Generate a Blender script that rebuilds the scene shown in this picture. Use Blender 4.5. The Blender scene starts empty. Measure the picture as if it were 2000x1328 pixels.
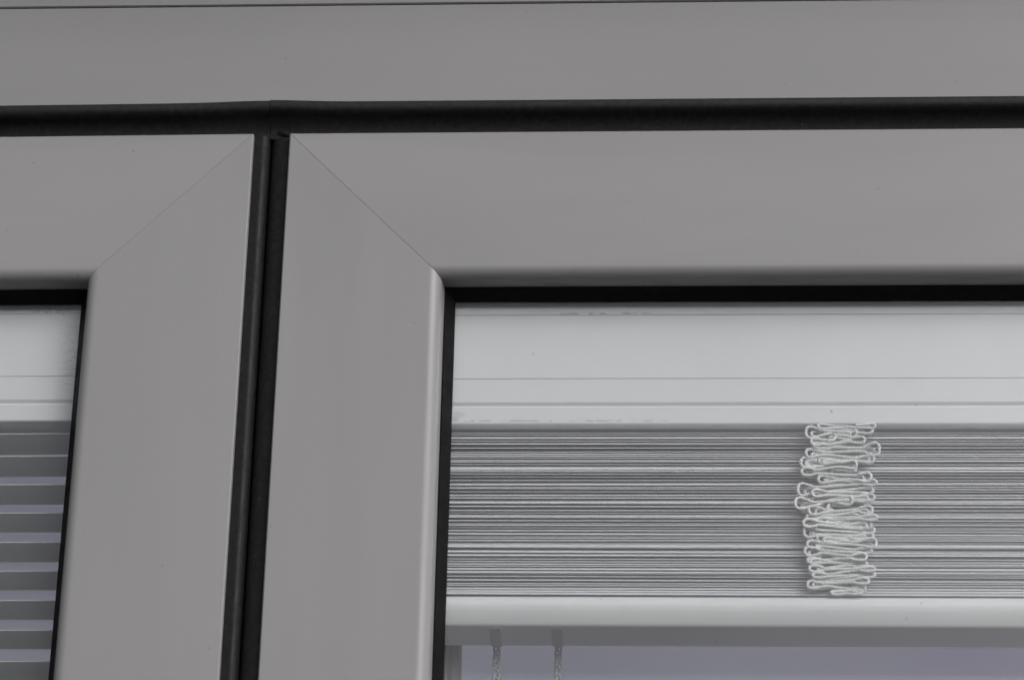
import bpy, math, random
from mathutils import Vector, Matrix
rnd = random.Random(7)
S = bpy.context.scene
COL = S.collection
MM = 0.001
BASE = 2.2            # height of the sash heads above the ground, metres

# ------------------------------------------------------------------ camera
def rot_axes(pitch, yaw, roll):
    def yw(v): return Vector((math.cos(yaw)*v.x+math.sin(yaw)*v.y, -math.sin(yaw)*v.x+math.cos(yaw)*v.y, v.z))
    r = Vector((1, 0, 0)); u = Vector((0, -math.sin(pitch), math.cos(pitch))); f = Vector((0, math.cos(pitch), math.sin(pitch)))
    r, u, f = yw(r), yw(u), yw(f)
    c, s = math.cos(roll), math.sin(roll)
    return c*r+s*u, -s*r+c*u, f
cam_d = bpy.data.cameras.new('camera'); cam = bpy.data.objects.new('camera', cam_d); COL.objects.link(cam)
R_, U_, F_ = rot_axes(0.396056, -0.065836, 0.0227834)
m = Matrix((R_, U_, -F_)).transposed().to_4x4()
m.translation = Vector((0.23331, -1.4, BASE-0.7151))
cam.matrix_world = m
cam_d.sensor_width = 36; cam_d.lens = 5375.6/2000*36
cam_d.clip_start = 0.02; cam_d.clip_end = 200
cam_d.dof.use_dof = True; cam_d.dof.focus_distance = 1.56; cam_d.dof.aperture_fstop = 11
S.camera = cam

# ------------------------------------------------------------------ overcast sky, soft sun, exposure
SUN = Vector((0.53, -0.67, 0.44)).normalized()       # towards the sun
el = math.asin(SUN.z); az = math.atan2(SUN.x, SUN.y)
w = bpy.data.worlds.new('World'); S.world = w; w.use_nodes = True
nt = w.node_tree; nt.nodes.clear()
sky = nt.nodes.new('ShaderNodeTexSky'); sky.sky_type = 'NISHITA'; sky.sun_disc = False
sky.sun_elevation = el; sky.sun_rotation = az; sky.dust_density = 6; sky.air_density = 1.5
hs = nt.nodes.new('ShaderNodeHueSaturation'); hs.inputs['Saturation'].default_value = 0.13
bg = nt.nodes.new('ShaderNodeBackground'); bg.inputs['Strength'].default_value = 0.10
wo = nt.nodes.new('ShaderNodeOutputWorld')
nt.links.new(sky.outputs[0], hs.inputs['Color']); nt.links.new(hs.outputs[0], bg.inputs[0]); nt.links.new(bg.outputs[0], wo.inputs[0])
sl = bpy.data.lights.new('sun', 'SUN'); sl.energy = 0.65; sl.angle = math.radians(50); sl.color = (1, 0.985, 0.965)
so = bpy.data.objects.new('sun', sl); COL.objects.link(so)
so.rotation_euler = SUN.to_track_quat('Z', 'Y').to_euler(); so.location = (3, -3, 6)
S.render.engine = 'CYCLES'
S.view_settings.view_transform = 'Standard'; S.view_settings.look = 'None'
S.view_settings.gamma = 1; S.view_settings.use_curve_mapping = False
S.view_settings.exposure = 0.12
S.cycles.max_bounces = 10; S.cycles.transparent_max_bounces = 16

# ------------------------------------------------------------------ materials
class N:
    def __init__(s, name):
        s.m = bpy.data.materials.new(name); s.m.use_nodes = True; s.t = s.m.node_tree; s.t.nodes.clear()
        s.o = s.n('OutputMaterial'); s.tc = s.n('TexCoord')
    def n(s, k, **kw):
        x = s.t.nodes.new('ShaderNode'+k)
        for a, v in kw.items(): setattr(x, a, v)
        return x
    def l(s, a, b): s.t.links.new(a, b)
    def map(s, scale, coord='Object'):
        mp = s.n('Mapping'); mp.inputs['Scale'].default_value = scale; s.l(s.tc.outputs[coord], mp.inputs[0]); return mp.outputs[0]
    def noise(s, scale, vec=(1, 1, 1), detail=3, rough=.5):
        x = s.n('TexNoise'); x.inputs['Scale'].default_value = scale; x.inputs['Detail'].default_value = detail
        x.inputs['Roughness'].default_value = rough; s.l(s.map(vec), x.inputs['Vector']); return x.outputs['Fac']
    def math(s, op, a, b=None, clamp=False):
        x = s.n('Math', operation=op); x.use_clamp = clamp
        for i, v in enumerate((a, b)):
            if v is None: continue
            if isinstance(v, (int, float)): x.inputs[i].default_value = v
            else: s.l(v, x.inputs[i])
        return x.outputs[0]
    def remap(s, v, a, b, c, d):
        x = s.n('MapRange'); s.l(v, x.inputs[0])
        for i, q in enumerate((a, b, c, d)): x.inputs[i+1].default_value = q
        return x.outputs[0]
    def mix(s, fac, a, b):
        x = s.n('Mix', data_type='RGBA')
        if isinstance(fac, (int, float)): x.inputs[0].default_value = fac
        else: s.l(fac, x.inputs[0])
        for i, v in ((6, a), (7, b)):
            if isinstance(v, tuple): x.inputs[i].default_value = (*v, 1)
            else: s.l(v, x.inputs[i])
        return x.outputs[2]
    def scale_col(s, col, fac):
        x = s.n('Mix', data_type='RGBA', blend_type='MULTIPLY'); x.inputs[0].default_value = 1
        if isinstance(col, tuple): x.inputs[6].default_value = (*col, 1)
        else: s.l(col, x.inputs[6])
        s.l(fac, x.inputs[7]); return x.outputs[2]
    def bsdf(s, col, rough, bump=None, dist=0.0002, strength=1, spec=.5):
        b = s.n('BsdfPrincipled')
        for nm, v in (('Base Color', col), ('Roughness', rough)):
            if isinstance(v, tuple): b.inputs[nm].default_value = (*v, 1)
            elif isinstance(v, (int, float)): b.inputs[nm].default_value = v
            else: s.l(v, b.inputs[nm])
        b.inputs['Specular IOR Level'].default_value = spec
        if bump is not None:
            bp = s.n('Bump'); bp.inputs['Distance'].default_value = dist; bp.inputs['Strength'].default_value = strength
            s.l(bump, bp.inputs['Height']); s.l(bp.outputs[0], b.inputs['Normal'])
        s.l(b.outputs[0], s.o.inputs[0]); return b
    def axis(s, i):
        x = s.n('SeparateXYZ'); s.l(s.tc.outputs['Object'], x.inputs[0]); return x.outputs[i]

def band(k, v, a, b, soft):
    return k.math('MULTIPLY', k.remap(v, a-soft, a+soft, 0, 1), k.remap(v, b-soft, b+soft, 1, 0))

def grey_coat(name, stretch, mark=False, base=(.286, .283, .293)):
    k = N(name)
    f = k.remap(k.noise(5, stretch, 5, .6), .3, .7, .94, 1.04)
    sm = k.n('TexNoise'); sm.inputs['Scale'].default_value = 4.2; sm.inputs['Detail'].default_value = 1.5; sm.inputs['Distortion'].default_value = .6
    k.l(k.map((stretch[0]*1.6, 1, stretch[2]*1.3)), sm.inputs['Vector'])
    f = k.math('MULTIPLY', f, k.remap(sm.outputs['Fac'], .46, .53, .965, 1.0))   # soft smudged reflections, painted into the coat colour
    f2 = k.remap(k.noise(900, (1, 1, 1), 2), .3, .7, .985, 1.015)
    c = k.scale_col(k.scale_col(base, f), f2)
    sp = k.remap(k.noise(260, (1, 1, 1), 1), .755, .79, 0, .35)         # scattered specks of dirt
    c = k.mix(sp, c, (.12, .115, .105))
    if mark:                                                               # faint outline of an old sticker
        x = k.math('ABSOLUTE', k.math('SUBTRACT', k.axis(0), .0552)); z = k.math('ABSOLUTE', k.math('SUBTRACT', k.axis(2), -.0691))
        dd = k.math('MAXIMUM', k.math('MULTIPLY', x, 1.5), z)
        ring = band(k, dd, .0016, .0023, .0003)
        ring = k.math('MULTIPLY', ring, k.remap(k.noise(700), .4, .6, .05, .32))
        c = k.mix(ring, c, (.14, .135, .13))
    r = k.remap(k.noise(9, stretch, 5, .6), .3, .7, .30, .52)
    k.bsdf(c, r, k.noise(1500, (1, 1, 1), 2), .00003, .5, .45)
    return k.m
M = {}
M['coat_h'] = grey_coat('grey_powder_coat_rail', (.35, 1, 2.5))
M['coat_v'] = grey_coat('grey_powder_coat_stile', (2.5, 1, .35), True)
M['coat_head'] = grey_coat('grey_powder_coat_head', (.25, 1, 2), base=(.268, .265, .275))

def rubber(name, v, spec=.3):
    k = N(name)
    c = k.mix(k.remap(k.noise(300, (1, 1, 1), 3), .4, .7, 0, 1), (v, v, v*1.03), (v*1.7, v*1.7, v*1.75))
    sp = k.remap(k.noise(520, (1, 1, 1), 1), .76, .80, 0, .5)
    c = k.mix(sp, c, (.12, .12, .12))
    k.bsdf(c, k.remap(k.noise(120, (1, 1, 1), 3), .3, .7, .5, .68), k.noise(1800), .00006, .6, spec)
    return k.m
M['rubber'] = rubber('black_gasket_rubber', .0125, .26)
M['rubber_deep'] = rubber('black_glazing_rubber', .004, .12)
M['groove'] = rubber('dark_joint', .012)

def white(name, base, rough=.38, scuff=None):
    k = N(name)
    c = k.scale_col(base, k.remap(k.noise(9, (.4, 1, 1), 4), .3, .7, .975, 1.02))
    for (z0, z1, x0, x1, amt) in (scuff or ()):
        z = k.axis(2); x = k.axis(0)
        mk = k.math('MULTIPLY', band(k, z, z0, z1, .0003), band(k, x, x0, x1, .006))
        mk = k.math('MULTIPLY', mk, k.remap(k.noise(170, (1, 1, 3), 3, .7), .50, .56, 0, amt))
        c = k.mix(mk, c, (.16, .155, .15))
    sp = k.remap(k.noise(150, (1, 1, 1), 1), .775, .80, 0, .6)
    c = k.mix(sp, c, (.2, .19, .18))
    k.bsdf(c, rough, k.noise(700), .00002, .5, .45)
    return k.m
M['rail_white'] = white('white_lacquer_headrail', (.70, .707, .73), .4,
    ((-.0990, -.0978, .165, .215, .55), (-.1637, -.1630, .108, .225, .6), (-.1632, -.158, .104, .110, .5)))
M['rail_white_left'] = white('white_lacquer_headrail_smudged', (.70, .707, .73), .4,
    ((-.097, -.0935, -.135, -.10, .5), (-.145, -.105, -.116, -.104, .22)))
M['bottom'] = white('white_lacquer_bottom_rail', (.73, .73, .74), .33)
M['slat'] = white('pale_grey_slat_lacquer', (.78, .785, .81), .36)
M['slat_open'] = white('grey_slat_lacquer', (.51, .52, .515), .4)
M['inner'] = grey_coat('grey_inner_frame', (2, 1, .4), base=(.15, .15, .15))
M['guide'] = grey_coat('grey_cord_guide', (2, 1, .4), base=(.40, .40, .40))
k = N('white_braided_cord')
c = k.mix(k.remap(k.noise(1100, (1, 1, 1), 2), .35, .65, 0, 1), (.62, .62, .625), (.79, .79, .795))
k.bsdf(c, .85, k.noise(1300, (1, 1, 1), 2), .0004, 1, .2); M['cord'] = k.m
k = N('room_wall_lilac_grey')
c = k.mix(k.remap(k.noise(2.6, (1, 1, .6), 2), .42, .68, 0, 1), (.185, .182, .238), (.128, .122, .195))
k.bsdf(c, .8); M['room'] = k.m
k = N('window_glass')
fr = k.n('Fresnel'); ge = k.n('NewGeometry')
k.l(k.remap(ge.outputs['Backfacing'], 0, 1, 1.55, 1/1.55), fr.inputs[0])     # the same air-to-glass reflectance on both faces of the sheet
tr = k.n('BsdfTransparent'); tr.inputs[0].default_value = (.955, .965, .965, 1)
gl = k.n('BsdfGlossy'); gl.inputs['Roughness'].default_value = 0.0; gl.inputs[0].default_value = (.93, .92, 1, 1)
mx = k.n('MixShader'); k.l(fr.outputs[0], mx.inputs[0]); k.l(tr.outputs[0], mx.inputs[1]); k.l(gl.outputs[0], mx.inputs[2])
df = k.n('BsdfDiffuse'); df.inputs[0].default_value = (.55, .55, .58, 1)
mx2 = k.n('MixShader'); k.l(k.remap(k.noise(6, (1, 1, .5), 5, .6), .35, .7, .004, .035), mx2.inputs[0])
k.l(mx.outputs[0], mx2.inputs[1]); k.l(df.outputs[0], mx2.inputs[2]); k.l(mx2.outputs[0], k.o.inputs[0]); M['glass'] = k.m

# ------------------------------------------------------------------ helpers (lengths in millimetres)
def obj(name, verts, faces, mat, parent=None, smooth=False, angle=35):
    me = bpy.data.meshes.new(name); me.from_pydata([(a*MM, b*MM, c*MM) for a, b, c in verts], [], faces)
    me.validate(); me.materials.append(mat)
    o = bpy.data.objects.new(name, me); COL.objects.link(o)
    import bmesh
    bm = bmesh.new(); bm.from_mesh(me); bmesh.ops.recalc_face_normals(bm, faces=bm.faces)
    if smooth:
        for f in bm.faces: f.smooth = True
        for e in bm.edges:
            if len(e.link_faces) == 2 and e.calc_face_angle(0) > math.radians(angle): e.smooth = False
    bm.to_mesh(me); bm.free()
    if parent: o.parent = parent
    return o
def empty(name, loc, label, cat, group=None):
    e = bpy.data.objects.new(name, None); COL.objects.link(e); e.empty_display_size = .05
    e.location = loc; e['label'] = label; e['category'] = cat
    if group: e['group'] = group
    return e
def sweep(sections, closed=True):
    """sections: list of rings (lists of points), capped at both ends"""
    n = len(sections[0]); V = [p for s in sections for p in s]; F = []
    for i in range(len(sections)-1):
        for j in range(n if closed else n-1):
            a = i*n+j; b = i*n+(j+1) % n; F.append((a, b, b+n, a+n))
    if closed:
        F.append(tuple(range(n-1, -1, -1))); F.append(tuple(range((len(sections)-1)*n, len(sections)*n)))
    return V, F
def bar_x(name, prof, x0, x1, mat, parent, smooth=True, steps=1, dz=None, angle=35):
    """prof: (y,z) polygon extruded along x"""
    secs = []
    for i in range(steps+1):
        x = x0+(x1-x0)*i/steps; d = dz(x) if dz else 0
        secs.append([(x, y, z+(d if (z > 12 and dz) else 0)) for y, z in prof])
    return obj(name, *sweep(secs), mat, parent, smooth, angle)
def arc(cx, cy, rx, ry, a0, a1, n):
    return [(cx+rx*math.cos(math.radians(a0+(a1-a0)*i/n)), cy+ry*math.sin(math.radians(a0+(a1-a0)*i/n))) for i in range(n+1)]
def box(name, a, b, mat, parent):
    (x0, y0, z0), (x1, y1, z1) = a, b
    V = [(x, y, z) for x in (x0, x1) for y in (y0, y1) for z in (z0, z1)]
    return obj(name, V, [(0, 1, 3, 2), (4, 6, 7, 5), (0, 4, 5, 1), (2, 3, 7, 6), (0, 2, 6, 4), (1, 5, 7, 3)], mat, parent)
def ring_members(prof, X0, X1, Z0, Z1, mats, names, parent, gap=.16, smooth=True):
    """four mitred members of a rectangular frame; prof: (u inwards, y) polygon"""
    def pt(side, u, y, end):
        if side == 't': return (X0+u+gap if end == 0 else X1-u-gap, y, Z1-u)
        if side == 'b': return (X0+u+gap if end == 0 else X1-u-gap, y, Z0+u)
        if side == 'l': return (X0+u, y, Z1-u-gap if end == 0 else Z0+u+gap)
        return (X1-u, y, Z1-u-gap if end == 0 else Z0+u+gap)
    out = {}
    for s in 'tblr':
        secs = [[pt(s, u, y, e) for u, y in prof] for e in (0, 1)]
        out[s] = obj(names[0] if s in 'tb' else names[1], *sweep(secs), mats[0] if s in 'tb' else mats[1], parent, smooth, 30)
    return out

W0 = 83.0
def sash_profile():
    p = [(0, .7), (.7, 0)]
    p += [(W0-1, 0)]
    p += [(W0+7*math.sin(t), 7*(1-math.cos(t))) for t in [math.radians(90*i/14) for i in range(15)]]
    p += [(W0+8, 14), (W0+8, 62), (0, 62)]
    return p
def gasket_profile():
    a = W0+7.6
    return [(a, 13.6), (a+1.2, 13.4), (a+1.8, 14.6), (a+4.0, 17.8), (a+6.0, 21.2), (a+6.0, 21.9), (a, 21.9)]
def make_sash(name, label, X0, X1, gap):
    e = empty(name, (0, 0, BASE), label, 'window sash', 'window sashes')
    Z1, Z0 = .4, -1150
    ring_members(sash_profile(), X0, X1, Z0, Z1, (M['coat_h'], M['coat_v']), ('rail', 'stile'), e, gap)
    # backing key behind the mitres so that no light shines through the hairline joints
    ring_members(gasket_profile(), X0, X1, Z0, Z1, (M['rubber_deep'], M['rubber_deep']), ('glazing_gasket', 'glazing_gasket'), e, gap=0)
    ui = W0+7.9
    box('outer_pane', (X0+ui, 22, Z0+ui), (X1-ui, 25.5, Z1-ui), M['glass'], e)
    inner = [(W0-20, 64), (W0+11.0, 64), (W0+11.5, 64.5), (W0+11.5, 70), (W0+14.0, 70), (W0+14.5, 70.5), (W0+14.5, 71), (W0+17, 72.2), (W0+17.4, 73), (W0+17.4, 90), (W0-20, 90)]
    ring_members(inner, X0, X1, Z0, Z1, (M['inner'], M['inner']), ('inner_rail', 'inner_stile'), e, gap=0)
    box('inner_pane', (X0+W0+17, 78, Z0+W0+17), (X1-W0-17, 82, Z1-W0-17), M['glass'], e)
    return e

# ------------------------------------------------------------------ room seen through the panes
room = obj('room_wall', [(-2200, 1300, -1500), (2300, 1300, -1500), (2300, 1300, 2200), (-2200, 1300, 2200),
                         (-2200, 1360, -1500), (2300, 1360, -1500), (2300, 1360, 2200), (-2200, 1360, 2200)],
           [(0, 1, 2, 3), (4, 7, 6, 5), (0, 3, 7, 4), (1, 5, 6, 2), (3, 2, 6, 7), (0, 4, 5, 1)], M['room'])
room.location.z = BASE; room['kind'] = 'structure'; room['label'] = 'lilac grey wall of the room behind the panes'

# ------------------------------------------------------------------ fixed frame head
head = empty('window_frame', (0, 0, BASE), 'grey fixed window frame head with black gasket running above both sashes', 'window frame')
HX0, HX1 = -780, 900
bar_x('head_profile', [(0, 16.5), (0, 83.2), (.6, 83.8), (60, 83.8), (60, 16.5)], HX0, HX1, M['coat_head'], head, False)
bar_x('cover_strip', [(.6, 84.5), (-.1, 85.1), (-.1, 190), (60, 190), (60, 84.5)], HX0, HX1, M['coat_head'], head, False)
bar_x('head_shade_ledge', [(-.1, 140), (-46, 137), (-46, 134.5), (-44, 134.5), (-43.5, 136), (-.1, 138.5)], HX0, HX1, M['coat_head'], head, False)  # unseen ledge added above the view to shade the head towards its top
bar_x('joint', [(3, 83.2), (3, 85.2), (40, 85.2), (40, 83.2)], HX0, HX1, M['groove'], head, False)
gp = [(.2, 20.6), (-2.2, 20.4), (-3.3, 19.5), (-3.7, 18.2), (-3.6, 15.8), (-2.6, 13.9), (0.6, 12.4), (3.4, 10.4), (6.0, 7.2), (7.4, 3.8), (7.9, 1.6), (8.2, .7), (22, .7), (22, 20.6)]
def flare_l(x):
    return -1.1+.95*math.exp(-((x+3)/30)**2)-.0055*max(0, -x-3)*min(1, max(0, -x-3)/40)*(1 if x > -260 else 260/-x)
def flare_r(x):
    return -.95+1.25*math.exp(-((x+1.5)/26)**2)
bar_x('head_gasket', gp, HX0, -1.75, M['rubber'], head, True, 160, flare_l, 50)
bar_x('head_gasket', gp, -1.45, HX1, M['rubber'], head, True, 170, flare_r, 50)
# dog-eared scrap of the seal where the two sashes meet
obj('seal_tab', [(3.0, 6.0, 4.9), (9.8, 5.9, 1.6), (9.4, 7.0, 1.0), (2.6, 7.0, 3.4), (3.0, 7.0, 5.3), (9.8, 6.9, 2.0), (9.4, 8.0, 1.1), (2.6, 8.0, 3.6)],
    [(0, 1, 2, 3), (4, 7, 6, 5), (0, 4, 5, 1), (1, 5, 6, 2), (2, 6, 7, 3), (3, 7, 4, 0)], M['rubber'], head)

# ------------------------------------------------------------------ the two sashes
RS = make_sash('window_sash', 'wide grey sash with mitred corner around the pane with the raised blind', 10.56, 880, .115)
LS = make_sash('window_sash', 'grey sash at the left edge around the pane with open horizontal slats', -770, -10.4, .07)
LS.rotation_euler.z = -0.0102664
def bar_z(name, prof, z0, z1, mat, parent):
    secs = [[(x, y, z) for x, y in prof] for z in (z0, z1)]
    return obj(name, *sweep(secs), mat, parent, True, 40)
pl = [(-11.2, 4.6), (-8, 3.7), (-6.2, 3.15), (-5.0, 2.95), (-4.2, 3.2), (-3.3, 4.0), (-2.5, 4.9), (-2.15, 5.6), (-2.0, 7), (-1.9, 30), (-11.2, 30)]
bar_z('meeting_gasket', pl, .45, -1150, M['rubber'], LS)
pr = [(-1.2, 24), (-1.0, 12), (-.3, 9.8), (1.4, 8.2), (3.5, 7.0), (6, 6.0), (8.2, 5.4), (9.7, 5.2), (10.0, 5.7), (10.1, 8), (10.1, 24)]
bar_z('meeting_gasket', pr, .45, -1150, M['rubber'], RS)

# ------------------------------------------------------------------ venetian blinds between the panes
def headrail_profile(dz):
    p = [(62, -70), (34, -70), (34, -99.1), (34.7, -99.25), (34.7, -99.75), (34, -99.9),
         (33.9, -137.8), (34.5, -137.95), (34.5, -138.3), (33.9, -138.5),
         (33.9, -152.2), (34.2, -152.7), (35.3, -154.1), (35.1, -154.5), (33.9, -155.0), (33.6, -155.6), (33.6, -164.6), (34.0, -165.3), (34.6, -165.5), (62, -165.5)]
    return [(y, z+dz) for y, z in p]
def slat_mesh(name, x0, x1, mat, sag, th=.24, wd=25.0):
    n = 10; up = []; lo = []
    for i in range(n+1):
        t = -1+2*i/n; y = t*wd/2; z = sag*(1-t*t)
        up.append((y, z+th)); lo.append((y, z))
    ring = up+lo[::-1]
    V, F = sweep([[(x, y, z) for y, z in ring] for x in (x0, x1)])
    me = bpy.data.meshes.new(name); me.from_pydata([(a*MM, b*MM, c*MM) for a, b, c in V], [], F); me.materials.append(mat)
    import bmesh
    bm = bmesh.new(); bm.from_mesh(me); bmesh.ops.recalc_face_normals(bm, faces=bm.faces)
    for f in bm.faces: f.smooth = True
    for e in bm.edges:
        if len(e.link_faces) == 2 and e.calc_face_angle(0) > math.radians(35): e.smooth = False
    bm.to_mesh(me); bm.free()
    return me
def put_slat(me, parent, loc, rot):
    o = bpy.data.objects.new('slat', me); COL.objects.link(o); o.parent = parent
    o.location = [v*MM for v in loc]; o.rotation_euler = rot; return o

# raised blind in the right sash
RB = empty('venetian_blind', (0, -.007, BASE-.0026), 'raised white venetian blind, slats stacked up with a bunched white cord in front', 'venetian blind', 'venetian blinds')
bar_x('headrail', headrail_profile(0), 102.2, 786, M['rail_white'], RB, True, 1, None, 25)
bp = [(60, -264.2), (42, -264.2)] + [(42-8*math.sin(t), -271.2+7*math.cos(t)) for t in [math.radians(90*i/12) for i in range(13)]]
bp += [(34.6, -274.5), (37.2, -280.1), (37.7, -280.9), (38.3, -281.4), (39.2, -281.8), (62, -285.4), (62, -266)]
bp = [(y, z+1.1) for y, z in bp]
br = bar_x('bottom_rail', bp, 102.6, 786, M['bottom'], RB, True, 1, None, 30)
for X in (132.9, 166.6):                                          # dark cord guides on its underside
    def un(y): return -280.7-(y-39.2)*3.6/22.8
    obj('cord_guide', [(X-3, 40.5, un(40.5)+.2), (X+3, 40.5, un(40.5)+.2), (X+3, 62.1, un(62.1)+.2), (X-3, 62.1, un(62.1)+.2),
                       (X-3, 40.5, un(40.5)-.35), (X+3, 40.5, un(40.5)-.35), (X+3, 62.1, un(62.1)-.35), (X-3, 62.1, un(62.1)-.35)],
        [(0, 1, 2, 3), (4, 7, 6, 5), (0, 4, 5, 1), (1, 5, 6, 2), (2, 6, 7, 3), (3, 7, 4, 0)], M['guide'], br)
sm = slat_mesh('slat', -341.5, 341.5, M['slat'], 2.1)
NS = 76
gaps = [max(.45, rnd.gauss(1, .33)) for i in range(NS)]
tot = sum(gaps); z = -168.3; drift = 0
for i in range(NS):
    drift = .75*drift+rnd.gauss(0, .45)
    t = i/NS
    tilt = math.radians(11+3.0*math.sin(i*.9)+rnd.gauss(0, 1.6)+5*t)
    yc = 52.5+drift+rnd.gauss(0, .45)
    fz = 12.5*math.sin(tilt)                                       # front edge drops by this much
    put_slat(sm, RB, (444.2, yc, z+fz), (tilt, rnd.gauss(0, .0011), rnd.gauss(0, .0010)))
    z -= gaps[i]/tot*95.4

def tube(path, r, n=7, wob=0.0):
    V = []; F = []; prev = Vector((0, 1, 0))
    L = len(path)
    for i in range(L):
        p = path[i]; t = (path[min(i+1, L-1)]-path[max(i-1, 0)]).normalized()
        a = (prev-t*prev.dot(t))
        if a.length < 1e-4: a = t.orthogonal()
        a.normalize(); prev = a; b = t.cross(a)
        for j in range(n):
            q = 2*math.pi*j/n
            rr = r*(1+wob*math.sin(i*1.9+j*2*math.pi*2/n)+rnd.uniform(-wob, wob)*.6)
            V.append(tuple(p+(a*math.cos(q)+b*math.sin(q))*rr))
    for i in range(L-1):
        for j in range(n): F.append((i*n+j, i*n+(j+1) % n, (i+1)*n+(j+1) % n, (i+1)*n+j))
    F.append(tuple(range(n))); F.append(tuple((L-1)*n+j for j in range(n)))
    return V, F
def catmull(P, step=.55):
    out = []
    for i in range(len(P)-1):
        p0 = P[max(i-1, 0)]; p1 = P[i]; p2 = P[i+1]; p3 = P[min(i+2, len(P)-1)]
        k = max(2, int((p2-p1).length/step))
        for j in range(k):
            t = j/k
            out.append(.5*((2*p1)+(-p0+p2)*t+(2*p0-5*p1+4*p2-p3)*t*t+(-p0+3*p1-3*p2+p3)*t**3))
    out.append(P[-1]); return out
# turning points of the bunched cord: (side, x, z, loop height), in mm, from the top down
def CX(u): return 320.7+(u-1640)*.2793
def CZ(v): return -164.6-(v-829)*.2945
TURN = [('R', 1712, 836, 8), ('L', 1600, 836, 9), ('R', 1707, 843, 13), ('L', 1576, 848, 23), ('R', 1676, 848, 15), ('L', 1586, 868, 13), ('R', 1691, 863, 12), ('L', 1589, 874, 11),
        ('R', 1719, 882, 25), ('L', 1575, 889, 16), ('R', 1708, 901, 15), ('L', 1600, 904, 10), ('L2', 1565, 907, 19), ('R', 1673, 914, 16), ('L', 1566, 927, 15), ('R', 1701, 938, 18),
        ('L', 1598, 941, 14), ('R', 1711, 948, 10), ('L', 1558, 962, 24), ('R', 1704, 962, 13), ('L', 1585, 970, 14), ('R', 1706, 976, 13), ('L', 1552, 990, 22), ('R', 1664, 982, 17), ('L', 1578, 1003, 16),
        ('R', 1702, 1000, 15), ('L', 1574, 1015, 10), ('R', 1710, 1017, 10), ('L', 1594, 1022, 12), ('R', 1699, 1029, 15), ('L', 1567, 1029, 15), ('R', 1705, 1040, 10), ('L', 1568, 1044, 21),
        ('R', 1702, 1051, 11), ('L', 1593, 1057, 12), ('R', 1707, 1066, 18), ('L', 1574, 1068, 14), ('R', 1698, 1080, 12), ('L', 1569, 1082, 17), ('R', 1687, 1094, 14), ('L', 1574, 1099, 10),
        ('R', 1688, 1106, 10), ('L', 1577, 1115, 12), ('R', 1702, 1117, 9), ('L', 1583, 1128, 9), ('R', 1702, 1127, 8), ('L', 1584, 1136, 9), ('R', 1690, 1140, 11), ('L', 1573, 1145, 15), ('R', 1684, 1154, 11), ('L', 1618, 1160, 6)]
def bunch(turns, y0, jit, seed):
    q = random.Random(seed); P = []
    for i, (s, u, v, h) in enumerate(turns):
        u += q.gauss(0, jit); v += q.gauss(0, jit*.35)
        d = 1 if s[0] == 'L' else -1
        hh = h*.5; y = y0+q.uniform(-1.5, 1.5)
        far = 36+q.uniform(-8, 8); dip = q.uniform(.25, .6)
        for du, dv, dy in ((far, -hh*dip, .5), (24, -hh*.66, .1), (9, -hh*1.0, -.2), (1.5, -hh*.62, -.5), (0, 0, -.6), (1.5, hh*.62, -.5), (9, hh*1.0, -.2), (24, hh*.66, .1), (far, hh*dip, .5)):
            P.append(Vector((CX(u+d*du), y+dy+q.uniform(-.25, .25), CZ(v+dv))))
    return catmull(P)
obj('lift_cord', *tube(bunch(TURN, 34.2, 0, 3), .87, 8, .13), M['cord'], RB, True, 80)
T2 = [(s, u+(-9 if s == 'R' else 11), v+3, h*.8) for s, u, v, h in TURN[2:-1]]
T3 = [(s_, u+(-14 if s_ == 'R' else 16), v+1.5, h*.45) for s_, u, v, h in TURN[1:-1]]
obj('lift_cord', *tube(bunch(T3, 37.0, 4, 23), .87, 8, .13), M['cord'], RB, True, 80)
obj('lift_cord', *tube(bunch(T2, 36.2, 4, 11), .87, 8, .13), M['cord'], RB, True, 80)
# twisted cords hanging down behind the bottom rail
for X, ph in ((131.8, 0.3), (165.9, 1.4)):
    for kx in range(3):                                            # a flat three-strand braid
        path = []
        for i in range(700):
            zz = -262-i*.7; a = 2*math.pi*zz/13.0+ph+2*math.pi*kx/3
            path.append(Vector((X+1.6*math.sin(a), 79.0+.55*math.sin(2*a), zz)))
        obj('ladder_cord', *tube(path, .70, 7, .12), M['cord'], RB, True, 80)

# open blind in the left sash
LB = empty('venetian_blind', (0, -.007, BASE-.0026), 'lowered venetian blind with open level slats behind the left pane', 'venetian blind', 'venetian blinds')
LB.rotation_euler.z = -0.0102664
bar_x('headrail', headrail_profile(2.6), -676, -102.2, M['rail_white_left'], LB, True, 1, None, 25)
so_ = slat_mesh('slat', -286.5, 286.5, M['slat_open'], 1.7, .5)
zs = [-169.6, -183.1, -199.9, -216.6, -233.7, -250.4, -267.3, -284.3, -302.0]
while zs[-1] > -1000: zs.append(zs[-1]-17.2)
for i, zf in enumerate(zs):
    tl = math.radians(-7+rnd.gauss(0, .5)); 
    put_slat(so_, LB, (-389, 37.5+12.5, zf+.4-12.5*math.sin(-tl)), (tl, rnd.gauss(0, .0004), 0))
